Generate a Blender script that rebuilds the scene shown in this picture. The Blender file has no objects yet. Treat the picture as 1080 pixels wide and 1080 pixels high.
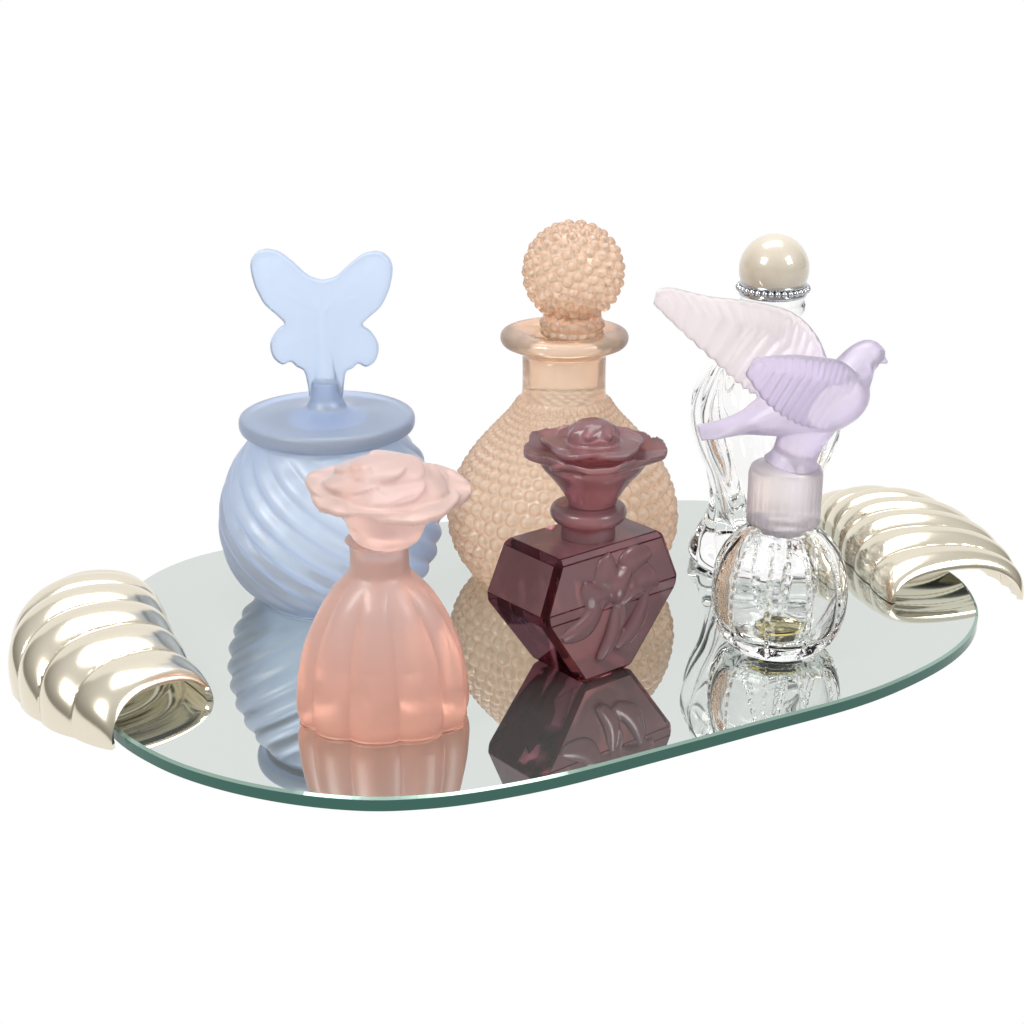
import bpy, math, random, bmesh
from mathutils import Vector, kdtree
random.seed(3)
S=0.01
sc=bpy.context.scene
sc.view_settings.view_transform='Standard'
try: sc.view_settings.look='None'
except Exception: pass
sc.view_settings.exposure=0
pi=math.pi

# ---------------- helpers ----------------
def cr(pts,n,closed=False):
    out=[];m=len(pts)
    segs=m if closed else m-1
    for i in range(segs):
        if closed: p=[pts[(i+k)%m] for k in (-1,0,1,2)]
        else: p=[pts[max(0,min(m-1,i+k))] for k in (-1,0,1,2)]
        for j in range(n):
            t=j/n
            out.append(tuple(0.5*((2*b)+(-a+c)*t+(2*a-5*b+4*c-d)*t*t+(-a+3*b-3*c+d)*t**3) for a,b,c,d in zip(*p)))
    if not closed: out.append(tuple(pts[-1]))
    return out
def at(curve,t):
    x=t*(len(curve)-1);i=int(math.floor(x));i=max(0,min(len(curve)-2,i));f=x-i
    return Vector([a+(b-a)*f for a,b in zip(curve[i],curve[i+1])])
def clamp(x,a=0,b=1): return max(a,min(b,x))

class MB:
    def __init__(s): s.v=[];s.f=[];s.m=[]
    def add(s,vf,mi=0):
        o=len(s.v);s.v+= [tuple(p) for p in vf[0]];s.f+=[tuple(i+o for i in f) for f in vf[1]];s.m+=[mi]*len(vf[1])
        return s
def obj(name,mb,mats,parent=None,smooth=True,loc=(0,0,0),rot=(0,0,0)):
    if isinstance(mb,tuple): mb=MB().add(mb)
    me=bpy.data.meshes.new(name)
    me.from_pydata([(x*S,y*S,z*S) for x,y,z in mb.v],[],mb.f)
    for m in (mats if isinstance(mats,(list,tuple)) else [mats]): me.materials.append(m)
    me.polygons.foreach_set('material_index',mb.m)
    me.polygons.foreach_set('use_smooth',[smooth]*len(me.polygons))
    me.update()
    o=bpy.data.objects.new(name,me);sc.collection.objects.link(o)
    if parent: o.parent=parent
    o.location=[c*S for c in loc];o.rotation_euler=rot
    return o
def fixn(o):
    bm=bmesh.new();bm.from_mesh(o.data);bmesh.ops.recalc_face_normals(bm,faces=bm.faces);bm.to_mesh(o.data);bm.free()
    return o
def thing(name,loc,label,cat,rz=0):
    e=bpy.data.objects.new(name,None);sc.collection.objects.link(e)
    e.empty_display_size=0.02
    e.location=[c*S for c in loc];e.rotation_euler=(0,0,rz)
    e["label"]=label;e["category"]=cat
    return e
def lathe(prof,nseg,f=None,sx=1,sy=1,cx=0,cy=0):
    V=[];F=[];rings=[]
    for i,(r,z) in enumerate(prof):
        if r<1e-4:
            rings.append([len(V)]);V.append((cx,cy,z))
        else:
            ring=[]
            for k in range(nseg):
                th=2*pi*k/nseg
                rr,zz=(r,z)
                if f:
                    q=f(th,z,r,i)
                    if isinstance(q,tuple): rr,zz=q
                    else: rr=q
                ring.append(len(V));V.append((cx+sx*rr*math.cos(th),cy+sy*rr*math.sin(th),zz))
            rings.append(ring)
    for a,b in zip(rings,rings[1:]):
        if len(a)==1 and len(b)==1: continue
        for k in range(nseg):
            k2=(k+1)%nseg
            if len(a)==1: F.append((a[0],b[k2],b[k]))
            elif len(b)==1: F.append((a[k],a[k2],b[0]))
            else: F.append((a[k],a[k2],b[k2],b[k]))
    return V,F
def sphere(c,r,n=16,sz=1):
    prof=[(r*math.sin(pi*i/n) if 0<i<n else 0,-r*sz*math.cos(pi*i/n)) for i in range(n+1)]
    V,F=lathe(prof,n*2)
    return [(x+c[0],y+c[1],z+c[2]) for x,y,z in V],F
def slab(top,bot,nu,nv):
    V=list(top)+list(bot);n=nu*nv;F=[]
    for j in range(nv-1):
        for i in range(nu-1):
            a=j*nu+i;F.append((a,a+1,a+nu+1,a+nu));F.append((n+a,n+a+nu,n+a+nu+1,n+a+1))
    b=[i for i in range(nu)]+[j*nu+nu-1 for j in range(1,nv)]+[(nv-1)*nu+i for i in range(nu-2,-1,-1)]+[j*nu for j in range(nv-2,0,-1)]
    for k in range(len(b)):
        a,c=b[k],b[(k+1)%len(b)];F.append((a,n+a,n+c,c))
    return V,F
def petal(a0,hw,r0,r1,z0,zf,cup=0.0,th=0.26,tilt=0.0,ridge=0.0,nu=21,nv=18):
    T=[];B=[];ca,sa=math.cos(a0),math.sin(a0)
    for j in range(nv):
        v=j/(nv-1)
        for i in range(nu):
            u=-1+2*i/(nu-1)
            w=hw*(math.sin(pi*(0.16+0.70*v))**0.5)
            r=r0+(r1-r0)*v*(1-0.2*u*u)
            l=u*w
            z=z0+zf(v)+cup*u*u*v+tilt*u*v+ridge*math.cos(u*9)*v
            t=th*(1-0.35*u*u)*(1-0.3*v)
            x=r*ca-l*sa;y=r*sa+l*ca
            T.append((x,y,z+t/2));B.append((x,y,z-t/2))
    return slab(T,B,nu,nv)
def tube(pts,n=24):
    V=[];F=[]
    for i,p in enumerate(pts):
        a=pts[max(0,i-1)];b=pts[min(len(pts)-1,i+1)]
        t=Vector((b[0]-a[0],b[1]-a[1],b[2]-a[2])).normalized()
        s=Vector((0,1,0));s=(s-t*s.dot(t)).normalized();u=t.cross(s)
        for k in range(n):
            h=2*pi*k/n;q=Vector(p[:3])+s*(p[3]*math.cos(h))+u*(p[4]*math.sin(h));V.append(tuple(q))
    m=len(pts)
    for i in range(m-1):
        for k in range(n):
            k2=(k+1)%n;F.append((i*n+k,i*n+k2,(i+1)*n+k2,(i+1)*n+k))
    F.append(tuple(range(n)));F.append(tuple(range((m-1)*n,m*n))[::-1])
    return V,F
def remesh(o,vox,it=4):
    fixn(o)
    m=o.modifiers.new('remesh','REMESH');m.mode='VOXEL';m.voxel_size=vox*S;m.use_smooth_shade=True
    s=o.modifiers.new('smooth','SMOOTH');s.factor=0.5;s.iterations=it
    return o
def extrude(poly,y0,y1):
    n=len(poly)
    V=[(x,y0,z) for x,z in poly]+[(x,y1,z) for x,z in poly]
    F=[tuple(range(n)),tuple(range(n,2*n))[::-1]]+[(i,i+n,(i+1)%n+n,(i+1)%n) for i in range(n)]
    return V,F

# ---------------- materials ----------------
def newmat(name):
    m=bpy.data.materials.new(name);m.use_nodes=True;nt=m.node_tree;nt.nodes.clear()
    out=nt.nodes.new('ShaderNodeOutputMaterial');return m,nt,out
def N(nt,t,**k):
    n=nt.nodes.new(t)
    for a,b in k.items():
        if a in n.inputs: n.inputs[a].default_value=b
        else: setattr(n,a,b)
    return n
def L(nt,a,b): nt.links.new(a,b)
def c4(c): return (c[0],c[1],c[2],1)
def bump(nt,scale,strength,dist=0.0003,detail=4):
    tc=N(nt,'ShaderNodeTexCoord');no=N(nt,'ShaderNodeTexNoise');no.inputs['Scale'].default_value=scale;no.inputs['Detail'].default_value=detail
    L(nt,tc.outputs['Object'],no.inputs['Vector'])
    b=N(nt,'ShaderNodeBump');b.inputs['Strength'].default_value=strength;b.inputs['Distance'].default_value=dist
    L(nt,no.outputs['Fac'],b.inputs['Height']);return b,no
def frosted(name,col,edge,gloss=0.35,refr=0.6,rrough=0.4,col2=None,axis=1,lo=0,hi=1,bl=0.3,tl=0.45,ior=1.22):
    m,nt,out=newmat(name)
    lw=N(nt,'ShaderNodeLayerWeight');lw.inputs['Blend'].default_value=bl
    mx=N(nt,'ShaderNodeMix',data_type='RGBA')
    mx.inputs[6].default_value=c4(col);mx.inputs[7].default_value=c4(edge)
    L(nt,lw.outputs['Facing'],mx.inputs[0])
    cs=mx.outputs[2]
    b,no=bump(nt,900,0.2,0.0002)
    if col2:
        tc=N(nt,'ShaderNodeTexCoord');sp=N(nt,'ShaderNodeSeparateXYZ');L(nt,tc.outputs['Object'],sp.inputs[0])
        mr=N(nt,'ShaderNodeMapRange');mr.inputs[1].default_value=lo*S;mr.inputs[2].default_value=hi*S;L(nt,sp.outputs[axis],mr.inputs[0])
        m2=N(nt,'ShaderNodeMix',data_type='RGBA');L(nt,mr.outputs[0],m2.inputs[0]);L(nt,cs,m2.inputs[6]);m2.inputs[7].default_value=c4(col2);cs=m2.outputs[2]
    d=N(nt,'ShaderNodeBsdfDiffuse');t=N(nt,'ShaderNodeBsdfTranslucent');r=N(nt,'ShaderNodeBsdfRefraction',Roughness=rrough,IOR=ior);g=N(nt,'ShaderNodeBsdfGlossy',Roughness=gloss)
    for q in (d,t,r): L(nt,cs,q.inputs['Color'])
    for q in (d,t,r,g): L(nt,b.outputs[0],q.inputs['Normal'])
    a1=N(nt,'ShaderNodeMixShader');a1.inputs[0].default_value=tl;L(nt,d.outputs[0],a1.inputs[1]);L(nt,t.outputs[0],a1.inputs[2])
    a2=N(nt,'ShaderNodeMixShader');a2.inputs[0].default_value=refr;L(nt,a1.outputs[0],a2.inputs[1]);L(nt,r.outputs[0],a2.inputs[2])
    fr=N(nt,'ShaderNodeFresnel',IOR=1.45)
    a3=N(nt,'ShaderNodeMixShader');L(nt,fr.outputs[0],a3.inputs[0]);L(nt,a2.outputs[0],a3.inputs[1]);L(nt,g.outputs[0],a3.inputs[2])
    L(nt,a3.outputs[0],out.inputs[0]);return m
def glass(name,col,rough=0.0,ior=1.47):
    m,nt,out=newmat(name)
    g=N(nt,'ShaderNodeBsdfGlass',Roughness=rough,IOR=ior);g.inputs['Color'].default_value=c4(col)
    L(nt,g.outputs[0],out.inputs[0]);return m
def princ(name,col,**k):
    m,nt,out=newmat(name);p=N(nt,'ShaderNodeBsdfPrincipled');p.inputs['Base Color'].default_value=c4(col)
    for a,b in k.items(): p.inputs[a.replace('_',' ')].default_value=b
    L(nt,p.outputs[0],out.inputs[0]);return m,nt,p

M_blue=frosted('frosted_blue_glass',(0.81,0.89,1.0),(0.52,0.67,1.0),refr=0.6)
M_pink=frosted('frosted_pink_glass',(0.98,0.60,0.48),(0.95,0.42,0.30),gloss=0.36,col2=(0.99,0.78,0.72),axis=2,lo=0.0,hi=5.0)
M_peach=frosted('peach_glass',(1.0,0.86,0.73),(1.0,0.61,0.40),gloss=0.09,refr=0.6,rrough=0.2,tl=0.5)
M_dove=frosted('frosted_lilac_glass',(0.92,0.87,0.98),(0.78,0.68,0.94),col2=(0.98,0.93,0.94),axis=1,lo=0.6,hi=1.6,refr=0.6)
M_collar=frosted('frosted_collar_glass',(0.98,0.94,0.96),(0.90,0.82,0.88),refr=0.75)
M_clear=glass('clear_glass',(0.998,0.998,0.998),ior=1.34)
M_plum=glass('plum_glass',(0.45,0.25,0.29),0.0,1.45)
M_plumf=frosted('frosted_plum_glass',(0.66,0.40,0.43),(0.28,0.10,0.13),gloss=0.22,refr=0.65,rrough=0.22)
M_liquid=glass('amber_perfume',(0.98,0.93,0.74),0,1.15)
M_silver,nt,p=princ('silver_gilt_metal',(0.80,0.735,0.60),Metallic=1.0,Roughness=0.18)
b,no=bump(nt,60,0.15,0.0008,3);L(nt,b.outputs[0],p.inputs['Normal'])
M_chain,_,_=princ('silver_bead_metal',(0.5,0.51,0.53),Metallic=1.0,Roughness=0.15)
M_pearl,nt,p=princ('pearl',(0.46,0.41,0.33),Roughness=0.35,Coat_Weight=1.0,Coat_Roughness=0.04)
M_edge,_,_=princ('green_glass_edge',(0.015,0.10,0.075),Roughness=0.08,Transmission_Weight=0.2)
M_bev,_,_=princ('pale_green_bevel',(0.25,0.36,0.31),Roughness=0.08,Metallic=0.6)
M_back,_,_=princ('backing_board',(0.15,0.13,0.12),Roughness=0.8)
M_mir,nt,out=newmat('mirror_silvering')
g=N(nt,'ShaderNodeBsdfGlossy',Roughness=0.0);g.inputs['Color'].default_value=(0.69,0.725,0.705,1)
tc=N(nt,'ShaderNodeTexCoord');no=N(nt,'ShaderNodeTexNoise');no.inputs['Scale'].default_value=14;L(nt,tc.outputs['Object'],no.inputs['Vector'])
mr=N(nt,'ShaderNodeMapRange');mr.inputs[1].default_value=.45;mr.inputs[2].default_value=.8;mr.inputs[3].default_value=0.0;mr.inputs[4].default_value=0.03;L(nt,no.outputs['Fac'],mr.inputs[0]);L(nt,mr.outputs[0],g.inputs['Roughness'])
d=N(nt,'ShaderNodeBsdfDiffuse');d.inputs['Color'].default_value=(.6,.65,.63,1)
mx=N(nt,'ShaderNodeMixShader');mx.inputs[0].default_value=0.05;L(nt,g.outputs[0],mx.inputs[1]);L(nt,d.outputs[0],mx.inputs[2]);L(nt,mx.outputs[0],out.inputs[0])
M_ground,nt,out=newmat('white_ground_glow')
e=N(nt,'ShaderNodeEmission');e.inputs['Color'].default_value=(1,1,1,1);e.inputs['Strength'].default_value=1.0;L(nt,e.outputs[0],out.inputs[0])  # added glow keeps ground and backdrop pure white, without cast shadows

# ---------------- camera model used for measuring the tray outline on z=0 ----------------
PITCH=math.radians(20);FPX=1800;CH=27
def G(px,py,z=0):
    u=(px-540)/FPX;v=-(py-540)/FPX;s,c=math.sin(PITCH),math.cos(PITCH)
    t=(CH-z)/(s-v*c);return (t*u,t*(c+v*s))

# ---------------- ground / backdrop ----------------
GZ=-0.53
prof=[(-150,GZ)]+[(y,GZ) for y in (0,60,120,180)]
for i in range(1,13):
    a=pi/2*i/12;prof.append((180+60*math.sin(a),GZ+60*(1-math.cos(a))))
prof.append((240,260))
V=[];F=[]
for y,z in prof: V+=[(-260,y,z),(260,y,z)]
for i in range(len(prof)-1): F.append((2*i,2*i+1,2*i+3,2*i+2))
o=obj('ground',(V,F),M_ground);o["kind"]="structure"

# ---------------- tray ----------------
outl=[(118,765),(165,796),(225,818),(300,834),(380,842),(450,840),(520,831),(600,815),(700,789),(800,762),(900,735),(960,712),(1005,687),(1028,662),(1030,636),(1008,606),(960,580),(900,556),(820,537),(740,527),(650,531),(500,546),(350,563),(240,578),(170,600),(125,636),(100,680),(98,726)]
OUT=[tuple(round(c,2) for c in G(*q)) for q in outl]
tray=thing('mirror_tray',(1,62,0),"oval mirrored vanity tray with fluted silvery gold shell handles","tray")
def loc(p): return (p[0]-1,p[1]-62)
ring=cr([loc(p) for p in OUT],8,True)
n=len(ring)
def inset(r,d):
    o=[]
    for i in range(len(r)):
        a=Vector(r[i-1]);b=Vector(r[(i+1)%len(r)]);t=(b-a).normalized();o.append((r[i][0]-t.y*d,r[i][1]+t.x*d))
    return o
inn=inset(ring,0.12)
V=[(x,y,0) for x,y in inn]+[(x,y,-0.06) for x,y in ring]+[(x,y,-0.46) for x,y in ring]+[(x,y,-0.52) for x,y in inn]
mb=MB();mb.add((V,[tuple(range(n))]),0)
for k,mi in ((0,1),(1,2),(2,3)):
    for i in range(n):
        j=(i+1)%n;mb.f.append((k*n+i,(k+1)*n+i,(k+1)*n+j,k*n+j));mb.m.append(mi)
mb.f.append(tuple(range(3*n,4*n))[::-1]);mb.m.append(3)
o=obj('mirror_plate',mb,[M_mir,M_bev,M_edge,M_back],tray,smooth=False)

def handle(inner,outer,hts,K=7,skew=0.2):
    I=cr([loc(p) for p in inner],12);O=cr([loc(p) for p in outer],12);H=cr([(h,h) for h in hts],12)
    nu=K*26+1;nv=65;V=[];F=[]
    for i in range(nu):
        sg=i/(nu-1)
        a=at(I,sg);b=at(O,sg);h=at(H,sg)[0]
        d=(b-a);wd=d.length;d.normalize()
        c=a+(b-a)*0.5
        t=(at(I,min(1,sg+.02))-at(I,max(0,sg-.02))).normalized()
        # ends roll inwards
        e=max(clamp((sg-0.96)/0.04),clamp((0.05-sg)/0.05))
        roll=1-0.16*(1-math.sqrt(1-e*e*0.98))
        for j in range(nv):
            f=j/(nv-1);ph=pi*f
            q=K*(sg-skew*(f-0.5)*math.sin(pi*sg))
            lobe=abs(math.sin(pi*q))**0.8
            fade=0.25+0.75*math.sin(ph)**0.6 if 0<f<1 else 0.25
            R=(1+(0.03+0.10*f**0.7)*(lobe-0.4)*fade)
            cx=-math.copysign(abs(math.cos(ph))**0.9,math.cos(ph))
            sz=math.sin(ph)**0.7 if 0<f<1 else 0
            zb=(-0.5 if f>0.5 else 0.03)*(1-sz)
            P=c+d*(cx*wd/2*(R if f>0.5 else 1+0.04*lobe))-t*(0.5*math.sin(ph))
            V.append((P.x,P.y,zb+sz*h*roll*(1+0.15*(lobe-0.3))))
    for i in range(nu-1):
        for j in range(nv-1):
            a=i*nv+j;F.append((a,a+1,a+nv+1,a+nv))
    o=fixn(obj('handle',(V,F),M_silver,tray))
    m=o.modifiers.new('thick','SOLIDIFY');m.thickness=0.24*S;m.offset=0
    m=o.modifiers.new('round','BEVEL');m.width=0.08*S;m.segments=3;m.limit_method='ANGLE';m.angle_limit=math.radians(60)
    return o
handle([(-15.0,64.0),(-14.4,62.6),(-13.7,61.0),(-13.1,59.2),(-12.4,57.5),(-11.6,55.9),(-10.7,54.6)],
       [(-16.2,63.8),(-17.7,62.2),(-18.5,60.1),(-18.5,57.7),(-17.6,55.4),(-15.9,53.4),(-13.6,51.9)],
       [0.6,1.4,2.0,2.2,2.05,1.65,1.2])
handle([(13.6,73.0),(13.9,71.5),(14.2,70),(14.4,68.5),(14.7,66.8),(15.0,65),(15.4,63.4)],
       [(15.0,74.2),(17.1,72.8),(18.7,71.0),(19.8,69.2),(20.5,67.6),(20.9,66.2),(21.0,65.0)],
       [0.7,1.5,2.0,2.1,1.95,1.6,1.15])

# ---------------- blue jar ----------------
jar=thing('glass_jar',(-7.3,64.6,0.01),"frosted blue swirl-fluted glass jar with a butterfly on its lid","jar")
pr=cr([(0,0),(2.6,0),(2.95,0.12),(3.7,0.85),(4.2,1.9),(4.38,3.1),(4.22,4.4),(3.75,5.6),(3.2,6.45),(2.95,6.8),(2.9,7.0),(0,7.0)],12)
pr=[(max(0,r),z) for r,z in pr]
def fj(th,z,r,i):
    k=clamp((z-0.1)/0.8)*clamp((6.8-z)/0.8)
    ph=th-0.36*(6.9-z)
    return r*(1+0.05*k*(abs(math.sin(9*ph))-0.5))
obj('jar_body',lathe(pr,384,fj),M_blue,jar)
pr=[(0,6.98),(3.1,6.98)]+cr([(3.1,6.98),(3.36,7.03),(3.46,7.2),(3.46,7.45),(3.36,7.6),(3.05,7.66),(2.0,7.72),(1.0,7.85),(0.72,8.1),(0.6,8.5),(0.55,8.9)],6)+[(0,8.9)]
lid=obj('lid',lathe(pr,96),M_blue,jar)
half=[(0.0,12.95),(0.25,13.0),(0.6,13.15),(1.15,13.65),(1.75,14.05),(2.4,14.05),(2.75,13.55),(2.65,12.8),(2.5,12.4),(2.25,11.95),(1.75,11.5),(1.5,11.2),(1.8,11.0),(2.12,10.45),(2.02,9.85),(1.65,9.58),(1.35,9.72),(1.1,9.5),(0.8,9.3),(0.65,8.3)]
sm=cr([(a,b,) for a,b in half],5)
poly=sm+[(-x,z) for x,z in sm[::-1] if x>0.001]
mb=MB();mb.add(extrude(poly,-0.2,0.2))
mb.add(tube([(0,0,8.0,0.62,0.66),(0,0,9,0.42,0.5),(0,0,10,0.30,0.4),(0,0,11.5,0.27,0.34),(0,0,12.4,0.24,0.3),(0,0,12.8,0.12,0.16)],16))
for sg in (-1,1):
    for (x1,z1) in ((2.3,13.7),(1.4,13.5),(2.2,12.7),(1.75,10.2)):
        mb.add(tube([(sg*(0.1+(x1-0.1)*t),0,(11.8 if z1>12 else 11.0)*(1-t)+z1*t,0.25*(1-.1*t),0.07) for t in (0,.25,.5,.75,0.95)],10))
remesh(obj('butterfly',mb,M_blue,lid,rot=(0,0,math.radians(-6))),0.06,9)

# ---------------- peach hobnail ----------------
pb=thing('perfume_bottle',(2.1,66.6,0.01),"large peach hobnail glass bottle with round studded ball stopper","perfume bottle")
base=cr([(2.9,0),(3.35,0.15),(4.05,0.9),(4.5,1.9),(4.58,2.9),(4.32,4.1),(3.7,5.25),(2.95,6.2),(2.25,7.0),(1.85,7.6)],40)
NB=44
w=[0]
for a,b in zip(base,base[1:]): w.append(w[-1]+math.hypot(b[0]-a[0],b[1]-a[1])/((a[0]+b[0])/2)*NB/(2*pi))
tot=w[-1];ns=int(tot/0.866*11);P=[]
k=0
for i in range(ns+1):
    t=tot*i/ns
    while k<len(w)-2 and w[k+1]<t:k+=1
    f=(t-w[k])/(w[k+1]-w[k]);P.append((base[k][0]+(base[k+1][0]-base[k][0])*f,base[k][1]+(base[k+1][1]-base[k][1])*f,t))
nrm=[]
for i in range(len(P)):
    a=P[max(0,i-1)];b=P[min(len(P)-1,i+1)];dx,dz=b[0]-a[0],b[1]-a[1];l=math.hypot(dx,dz);nrm.append((dz/l,-dx/l))
def fh(th,z,r,i):
    if i<0 or i>=len(P): return r
    t=P[i][2]/0.866;u=th*NB/(2*pi);d=9
    for row in (math.floor(t),math.floor(t)+1):
        uo=u-0.5*(row%2);du=uo-round(uo);dv=(t-row)*0.866;d=min(d,math.hypot(du,dv))
    h=max(0,1-(d/0.43)**2)**0.65*0.32*2*pi*r/NB
    return (r+nrm[i][0]*h,z+nrm[i][1]*h)
lip=cr([(1.72,7.75),(1.68,8.2),(1.68,9.2),(1.72,9.55),(2.05,9.8),(2.42,9.92),(2.56,10.12),(2.54,10.36),(2.35,10.5),(1.9,10.5),(1.4,10.4),(1.2,10.3)],4)
full=[(p[0],p[1]) for p in P]+lip+[(1.15,10.2),(0,10.2)]
Vv,Ff=lathe([(0,0)]+full,NB*11,lambda th,z,r,i:fh(th,z,r,i-1))
obj('bottle_body',(Vv,Ff),M_peach,pb)
bm=bmesh.new();bmesh.ops.create_icosphere(bm,subdivisions=7,radius=1)
NF=205;kd=kdtree.KDTree(NF)
for i in range(NF):
    z=1-2*(i+.5)/NF;a=i*pi*(3-math.sqrt(5));r=math.sqrt(1-z*z);kd.insert((r*math.cos(a),r*math.sin(a),z),i)
kd.balance();rad=0.112
V=[]
for v in bm.verts:
    c,ix,d=kd.find(v.co);h=max(0,1-(d/rad)**2)**0.65*0.2
    q=v.co.normalized()*(1.86+h);V.append((q.x,q.y,q.z+12.85))
F=[tuple(v.index for v in f.verts) for f in bm.faces];bm.free()
mb=MB();mb.add((V,F))
def fst(th,z,r,i): return r*(1+0.09*abs(math.sin(9*th))*abs(math.sin(z*8)))
mb.add(lathe([(0,10.22)]+cr([(1.05,10.22),(1.2,10.5),(1.2,10.9),(1.0,11.3),(0.9,11.6)],14)+[(0,11.6)],180,fst))
obj('stopper',mb,M_peach,pb,loc=(0.15,0,0),rot=(0,math.radians(0.8),0))

# ---------------- pink bottle ----------------
pk=thing('perfume_bottle',(-4.46,53.4,0.01),"frosted pink ribbed perfume bottle with peony flower stopper","perfume bottle")
pr=cr([(0,0),(2.6,0),(2.84,0.12),(2.95,0.5),(2.93,1.1),(2.84,1.9),(2.64,2.8),(2.28,3.7),(1.80,4.55),(1.36,5.1),(1.06,5.45),(1.0,5.8),(1.0,6.4),(1.08,6.62),(0,6.62)],10)
pr=[(max(0,r),z) for r,z in pr]
def fp(th,z,r,i):
    k=clamp((5.3-z)/0.6)
    return r*(1+0.10*k*(abs(math.sin(5*th+0.3))**0.7-0.75))
Vv,Ff=lathe(pr,300,fp)
Vv=[(x,y*(0.74+0.26*clamp((z-2.5)/2.8)),z) for x,y,z in Vv]
obj('bottle_body',(Vv,Ff),M_pink,pk)
mb=MB()
mb.add(lathe([(0,6.64)]+cr([(0.85,6.64),(1.15,6.9),(1.4,7.5),(1.8,8.1),(1.9,8.5)],6)+[(0,8.7)],48))
for i in range(5):
    a=2*pi*i/5+0.25
    mb.add(petal(a,1.85,0.4,2.84-0.12*(i%2),8.35,lambda v:0.45*v-0.30*v*v*v,cup=0.05,tilt=0.10,ridge=0.02,th=0.3))
for i in range(5):
    a=2*pi*i/5+0.8
    mb.add(petal(a,1.45,0.1,2.1,9.1,lambda v:0.12*v-0.5*v*v,cup=-0.08,tilt=0.13,ridge=0.015,th=0.3))
for i in range(4):
    a=2*pi*i/4+0.9
    mb.add(petal(a,1.0,-0.1,1.35,9.5,lambda v:0.1*v-0.40*v*v,cup=-0.12,tilt=0.12,th=0.28))
mb.add(sphere((0,0,9.05),1.1,12,0.58))
remesh(obj('flower_stopper',mb,M_pink,pk,loc=(-0.1,0,0),rot=(math.radians(3),math.radians(3),0)),0.055,3)

# ---------------- plum bottle ----------------
pl=thing('perfume_bottle',(2.6,57.7,0.01),"plum hexagonal glass bottle with raised flower relief and flower stopper","perfume bottle")
e1=Vector((.78,.625,0));e2=Vector((-.625,.78,0));ez=Vector((0,0,1))
BD=1.72
hexr=[(1.2,0.0),(3.35,3.05),(2.5,5.15)]
bm=bmesh.new()
for a,z in hexr:
    for sx in (-1,1):
        for sy in (-1,1):
            bb=BD if z<4 else BD*0.93
            if z<1: bb=BD*0.85
            bm.verts.new(e1*sx*a+e2*sy*bb+ez*z)
bmesh.ops.convex_hull(bm,input=bm.verts)
bmesh.ops.dissolve_limit(bm,angle_limit=math.radians(6),verts=bm.verts,edges=bm.edges)
bmesh.ops.bevel(bm,geom=bm.edges[:],offset=0.2,segments=1,affect='EDGES')
bmesh.ops.bevel(bm,geom=bm.edges[:],offset=0.03,segments=2,affect='EDGES')
bm.verts.index_update()
mb=MB();mb.v=[tuple(v.co) for v in bm.verts]
for f in bm.faces:
    mb.f.append(tuple(v.index for v in f.verts))
    nn=f.normal
    clear=(nn.z<0.1 and abs(nn.dot(e2))<0.8) or f.calc_area()<1.0
    mb.m.append(0 if clear else 1)
bm.free()
plb=obj('bottle_body',mb,[M_plum,M_plumf],pl,smooth=False)
mb=MB()
def leaf(o,ax,ay,nn,cx,cy,ang,l,wd,h=0.26,bend=0.3):
    T=[];B=[];nu,nv=15,21
    dx=ax*math.cos(ang)+ay*math.sin(ang);dy=-ax*math.sin(ang)+ay*math.cos(ang)
    for j in range(nv):
        v=j/(nv-1);ww=wd*math.sin(pi*(0.05+0.9*v))**0.5
        for i in range(nu):
            u=-1+2*i/(nu-1)
            q=o+ax*cx+ay*cy+dx*(v-0.5)*l+dy*(u*ww+bend*math.sin(pi*v))
            hh=h*(max(0,1-u*u))**0.6*math.sin(pi*(0.1+0.8*v))**0.7*(1-0.3*u)
            T.append(tuple(q+nn*(hh+0.02)));B.append(tuple(q-nn*0.1))
    return slab(T,B,nu,nv)
for sg in (1,-1):
    nn=(-e2)*sg;ax=e1*sg;ay=ez;o_=nn*(BD*0.955)+ez*2.9
    # open blossom above, two sweeping leaves below, stem
    for (cx,cy,a,l,w_,h_) in ((0.95,1.25,0.5,1.8,.55,.2),(-0.1,1.25,2.0,1.7,.6,.2),(1.25,0.45,-0.1,1.8,.6,.24),(-0.75,0.75,2.7,1.7,.55,.2),(0.35,0.75,1.2,1.5,.55,.34),(0.8,0.2,0.3,1.3,.45,.34),(-1.45,-0.15,-2.6,2.2,.5,.2),(0.9,-0.8,-2.2,2.4,.45,.2),(-0.25,-0.95,-1.9,2.2,.4,.22),(0.1,-0.4,-1.6,1.6,.15,.26)):
        mb.add(leaf(o_,ax,ay,nn,cx,cy,a,l,w_,h_))
remesh(obj('flower_relief',mb,M_plumf,plb),0.05,5)
obj('neck',lathe([(0,5.0)]+cr([(1.0,5.0),(1.0,5.6),(1.25,5.75),(1.38,6.0),(1.3,6.25),(1.0,6.32),(0.8,6.32)],6)+[(0,6.32)],64),M_plumf,plb,loc=(0.15,0,0))
mb=MB()
mb.add(lathe([(0,6.33)]+cr([(0.85,6.33),(0.95,6.6),(1.35,7.2),(1.85,7.8),(1.9,8.1)],6)+[(0,8.2)],48))
for i in range(5):
    a=2*pi*i/5-0.25
    mb.add(petal(a,1.65,0.4,2.65-0.08*(i%2),7.8,lambda v:0.45*v+0.15*v*v,cup=0.22,tilt=0.06,ridge=0.015,th=0.3))
for i in range(5):
    a=2*pi*i/5+0.4
    mb.add(petal(a,1.2,0.1,1.9,8.45,lambda v:0.25*v-0.15*v*v,cup=0.08,tilt=0.08,th=0.3))
mb.add(sphere((0,0,8.7),0.95,14,0.8))
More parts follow.
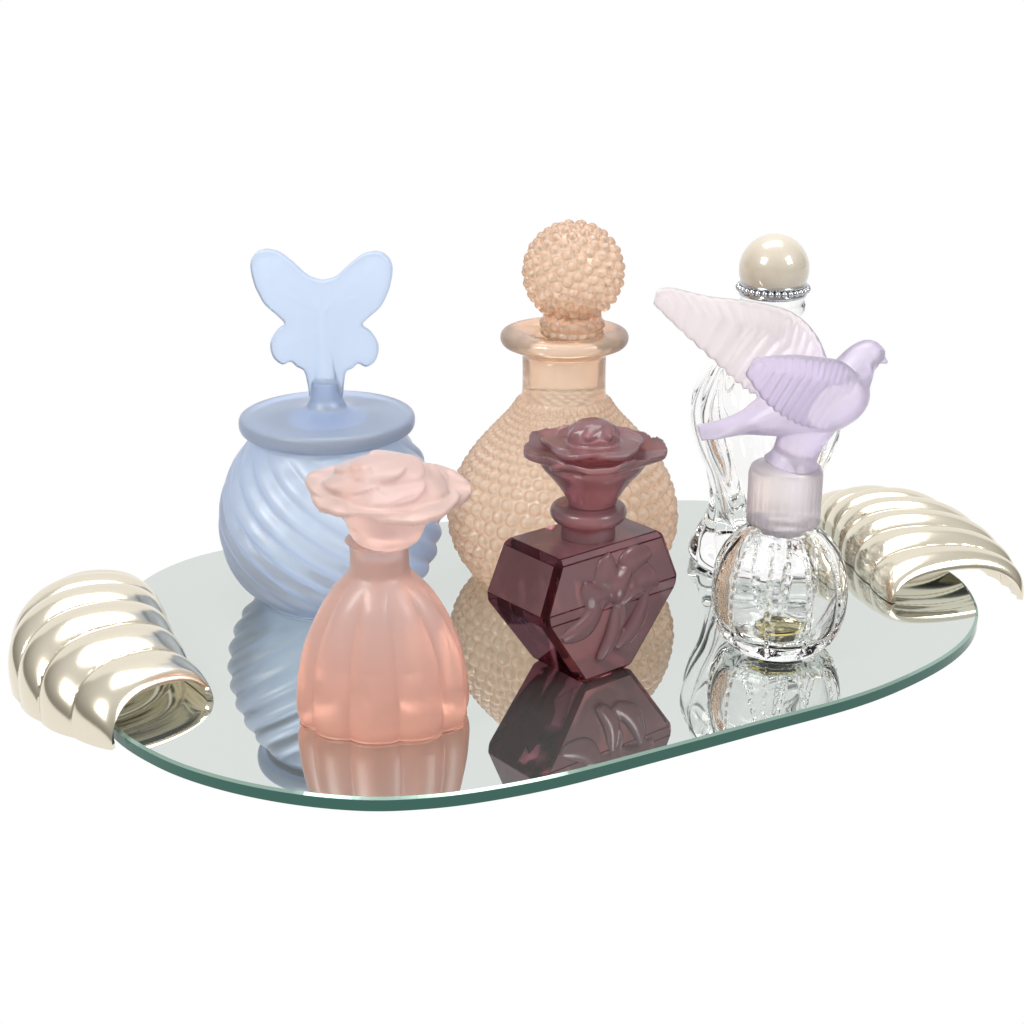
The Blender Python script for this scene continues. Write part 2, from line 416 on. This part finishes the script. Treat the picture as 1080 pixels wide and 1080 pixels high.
for i in range(7):
    a=2*pi*i/7
    mb.add(petal(a,0.42,0.1,0.95,9.32,lambda v:0.06-0.36*v*v,cup=-0.06,tilt=0.07,th=0.2,nu=11,nv=10))
remesh(obj('flower_stopper',mb,M_plumf,pl,loc=(0.28,0,0)),0.05,3)

# ---------------- dove bottle ----------------
dv=thing('perfume_bottle',(10.06,59.4,0.01),"clear ribbed glass bottle with frosted lilac dove stopper","perfume bottle")
outer=cr([(1.5,0),(1.75,0.1),(2.1,0.5),(2.40,1.3),(2.48,2.3),(2.38,3.2),(2.05,4.0),(1.6,4.55),(1.28,4.8),(1.22,5.0)],16)
inner=cr([(0.98,5.0),(1.05,4.7),(1.45,4.3),(1.85,3.7),(2.12,3.0),(2.2,2.3),(2.1,1.5),(1.8,0.9),(1.2,0.6),(0.5,0.55)],8)
no_=len(outer)
def fd(th,z,r,i):
    i-=1
    k=clamp(z/0.7)*clamp((4.7-z)/0.8)
    lob=abs(math.sin(5*th))**0.8
    if i<0: return r
    if i>=no_: return r*(1+0.03*k*(lob-0.6))
    ph=(5*th)/pi; d=abs(ph-round(ph))*2
    bead=0.15*max(0,1-(d/0.12)**2)*abs(math.sin(z*8)) if d<0.12 else 0
    return r*(1+0.06*k*(lob-0.5))+bead*k
dvb=obj('bottle_body',lathe([(0,0)]+outer+inner+[(0,0.55)],400,fd),M_clear,dv)
obj('perfume',lathe([(0,0.60),(0.5,0.60),(0.9,0.66),(1.0,0.72),(0.9,0.74),(0,0.74)],48),M_liquid,dvb)
def fc(th,z,r,i): return r*(1+(0.018*abs(math.sin(16*th)) if 4.95<z<6.95 else 0))
st=obj('stopper',lathe([(0,4.6),(0.8,4.6),(0.85,4.98)]+[(1.28,5.0),(1.33,5.04)]+[(1.34,5.1+0.1*i) for i in range(19)]+[(1.32,7.05),(1.28,7.14),(1.2,7.2),(0,7.22)],256,fc),M_collar,dv)
mb=MB()
bp=cr([(-3.25,0,8.45,0.95,0.10),(-2.6,0,8.55,0.95,0.18),(-1.7,0,8.8,0.8,0.38),(-0.8,0,9.1,0.95,0.78),(0.1,0,9.45,1.25,1.15),(1.0,0,9.75,1.42,1.35),(1.75,0,10.05,1.25,1.22),(2.12,0,10.6,0.82,0.84),(2.45,0,11.12,0.66,0.66),(2.78,0,11.28,0.64,0.64),(3.06,0,11.27,0.44,0.44),(3.2,0,11.2,0.2,0.2),(3.30,0,11.14,0.12,0.11),(3.42,0,11.08,0.06,0.06)],6)
mb.add(tube(bp,28))
mb.add(tube(cr([(0.2,0,7.2,1.1,1.1),(0.3,0,7.6,0.85,0.85),(0.5,0,8.3,0.9,0.9),(0.9,0,9.4,1.1,1.2)],5),24))
def wing(lead,trail,t0,nf=9):
    Lc=cr(lead,10);Tc=cr(trail,10);nu,nv=140,81;T=[];B=[]
    for j in range(nv):
        c=j/(nv-1)
        for i in range(nu):
            s=i/(nu-1);a=at(Lc,s);b=at(Tc,s)
            q=a+(b-a)*c*(1+0.04*abs(math.sin(pi*nf*s))*c)
            blend=clamp((c-0.28)/0.12)
            f1=abs(math.sin(pi*nf*(s+0.06*(1-c))));f2=abs(math.sin(pi*nf*1.4*(s+0.2*c)))
            fth=f1*blend+(0.35+0.6*f2)*(1-blend)
            th=t0*(1-0.45*c)*(1-0.3*s)*math.sqrt(max(0.05,1-(2*c-1)**6))*(0.75+0.36*fth)
            n_=Vector((0.15,1,-0.1)).normalized()
            T.append(tuple(q+n_*th));B.append(tuple(q-n_*th))
    return slab(T,B,nu,nv)
mb.add(wing([(1.6,.5,10.4),(1.1,1.3,11.7),(0.2,1.8,12.5),(-1.2,2.0,12.85),(-2.8,2.2,13.0),(-4.2,2.3,13.3),(-4.75,2.3,13.2)],
            [(-0.2,.5,9.2),(-0.9,1.1,9.5),(-1.5,1.4,9.85),(-2.2,1.7,10.4),(-3.1,1.9,11.15),(-4.0,2.2,11.9),(-4.85,2.3,12.7)],0.28,14))
mb.add(wing([(2.3,-.7,10.8),(1.5,-1.4,11.5),(0.5,-1.9,11.8),(-0.6,-2.2,11.95),(-1.7,-2.4,11.9)],
            [(1.2,-1.2,9.0),(0.4,-1.5,9.2),(-0.4,-1.7,9.6),(-1.2,-2.0,10.25),(-2.0,-2.3,11.3)],0.28,12))
remesh(obj('dove',mb,M_dove,st),0.04,1)

# ---------------- pearl bottle ----------------
pe=thing('perfume_bottle',(10.6,68.25,0.01),"clear swirled glass bottle topped by pearl stopper with silver beads","perfume bottle")
outer=cr([(2.5,0),(2.9,0.12),(3.0,0.5),(2.75,1.0),(2.35,1.8),(2.15,2.8),(2.35,4.0),(2.8,5.2),(3.05,6.4),(2.9,7.6),(2.35,8.6),(1.7,9.3),(1.2,9.7),(1.1,10.0)],12)
inner=cr([(0.8,10.0),(0.9,9.6),(1.5,9.0),(2.1,8.2),(2.6,7.3),(2.75,6.4),(2.5,5.3),(2.05,4.1),(1.85,2.9),(1.7,1.9),(0.8,1.3)],8)
no2=len(outer)
def fe(th,z,r,i):
    i-=1
    if i<0: return r
    k=clamp((z-0.2)/0.6)*clamp((9.6-z)/1.2)
    if i>=no2: k*=0.5
    return r*(1+0.08*k*(abs(math.sin(6*(th+0.22*z+0.25*math.sin(z*0.6))))-0.5))
obj('bottle_body',lathe([(0,0)]+outer+[(1.5,10.02),(1.6,10.15),(1.5,10.3),(0.8,10.32)]+inner+[(0,1.25)],288,fe),M_clear,pe)
st=obj('stopper',lathe([(0,9.3)]+[(0.5,9.3),(0.72,10.33)]+cr([(0.72,10.33),(0.9,10.5),(1.25,10.8),(1.35,11.2),(1.2,11.55)],6)+[(0,11.6)],64),M_clear,pe)
mb=MB()
for i in range(32):
    a=2*pi*i/32
    mb.add(sphere((1.38*math.cos(a),1.38*math.sin(a),11.85),0.14,6))
mb.add(lathe([(0,11.5),(1.15,11.5),(1.36,11.57),(1.38,11.67),(1.32,11.73),(1.32,11.97),(1.38,12.01),(1.35,12.09),(0,12.09)],64))
obj('silver_ring',mb,M_chain,st)
obj('pearl',sphere((0,0,12.62),1.42,32),M_pearl,st)

# ---------------- light ----------------
w_=bpy.data.worlds.new("World");sc.world=w_;w_.use_nodes=True
nt=w_.node_tree;bg=nt.nodes['Background']
tc=N(nt,'ShaderNodeTexCoord');sp=N(nt,'ShaderNodeSeparateXYZ');L(nt,tc.outputs['Generated'],sp.inputs[0])
rp=N(nt,'ShaderNodeValToRGB');L(nt,sp.outputs[2],rp.inputs[0])
E=rp.color_ramp.elements
E[0].position=0.0;E[0].color=(0.20,0.195,0.18,1)
E[1].position=0.9;E[1].color=(0.75,0.75,0.75,1)
x=E.new(0.35);x.color=(0.42,0.41,0.39,1)
bg.inputs[1].default_value=1.0
L(nt,rp.outputs[0],bg.inputs[0])
def area(loc,tgt,sz,e,col=(1,1,1)):
    l=bpy.data.lights.new('softbox','AREA');l.shape='RECTANGLE';l.size=sz[0];l.size_y=sz[1];l.energy=e;l.color=col
    o=bpy.data.objects.new('softbox',l);sc.collection.objects.link(o);o.location=loc
    o.rotation_euler=(Vector(tgt)-Vector(loc)).to_track_quat('-Z','Y').to_euler();return o
area((-0.8,-0.1,0.9),(0,.62,.03),(.5,.5),14,(1,.985,.96))
area((0.9,0.0,0.8),(0,.62,.03),(.4,.5),9)
area((0.0,0.9,1.2),(0,.62,.03),(.9,.5),9)

cam=bpy.data.cameras.new('camera');co=bpy.data.objects.new('camera',cam);sc.collection.objects.link(co)
cam.sensor_width=36;cam.lens=60;cam.clip_start=0.01;cam.clip_end=50
co.location=(0,0,0.27);co.rotation_euler=(math.radians(70),0,0)
sc.camera=co
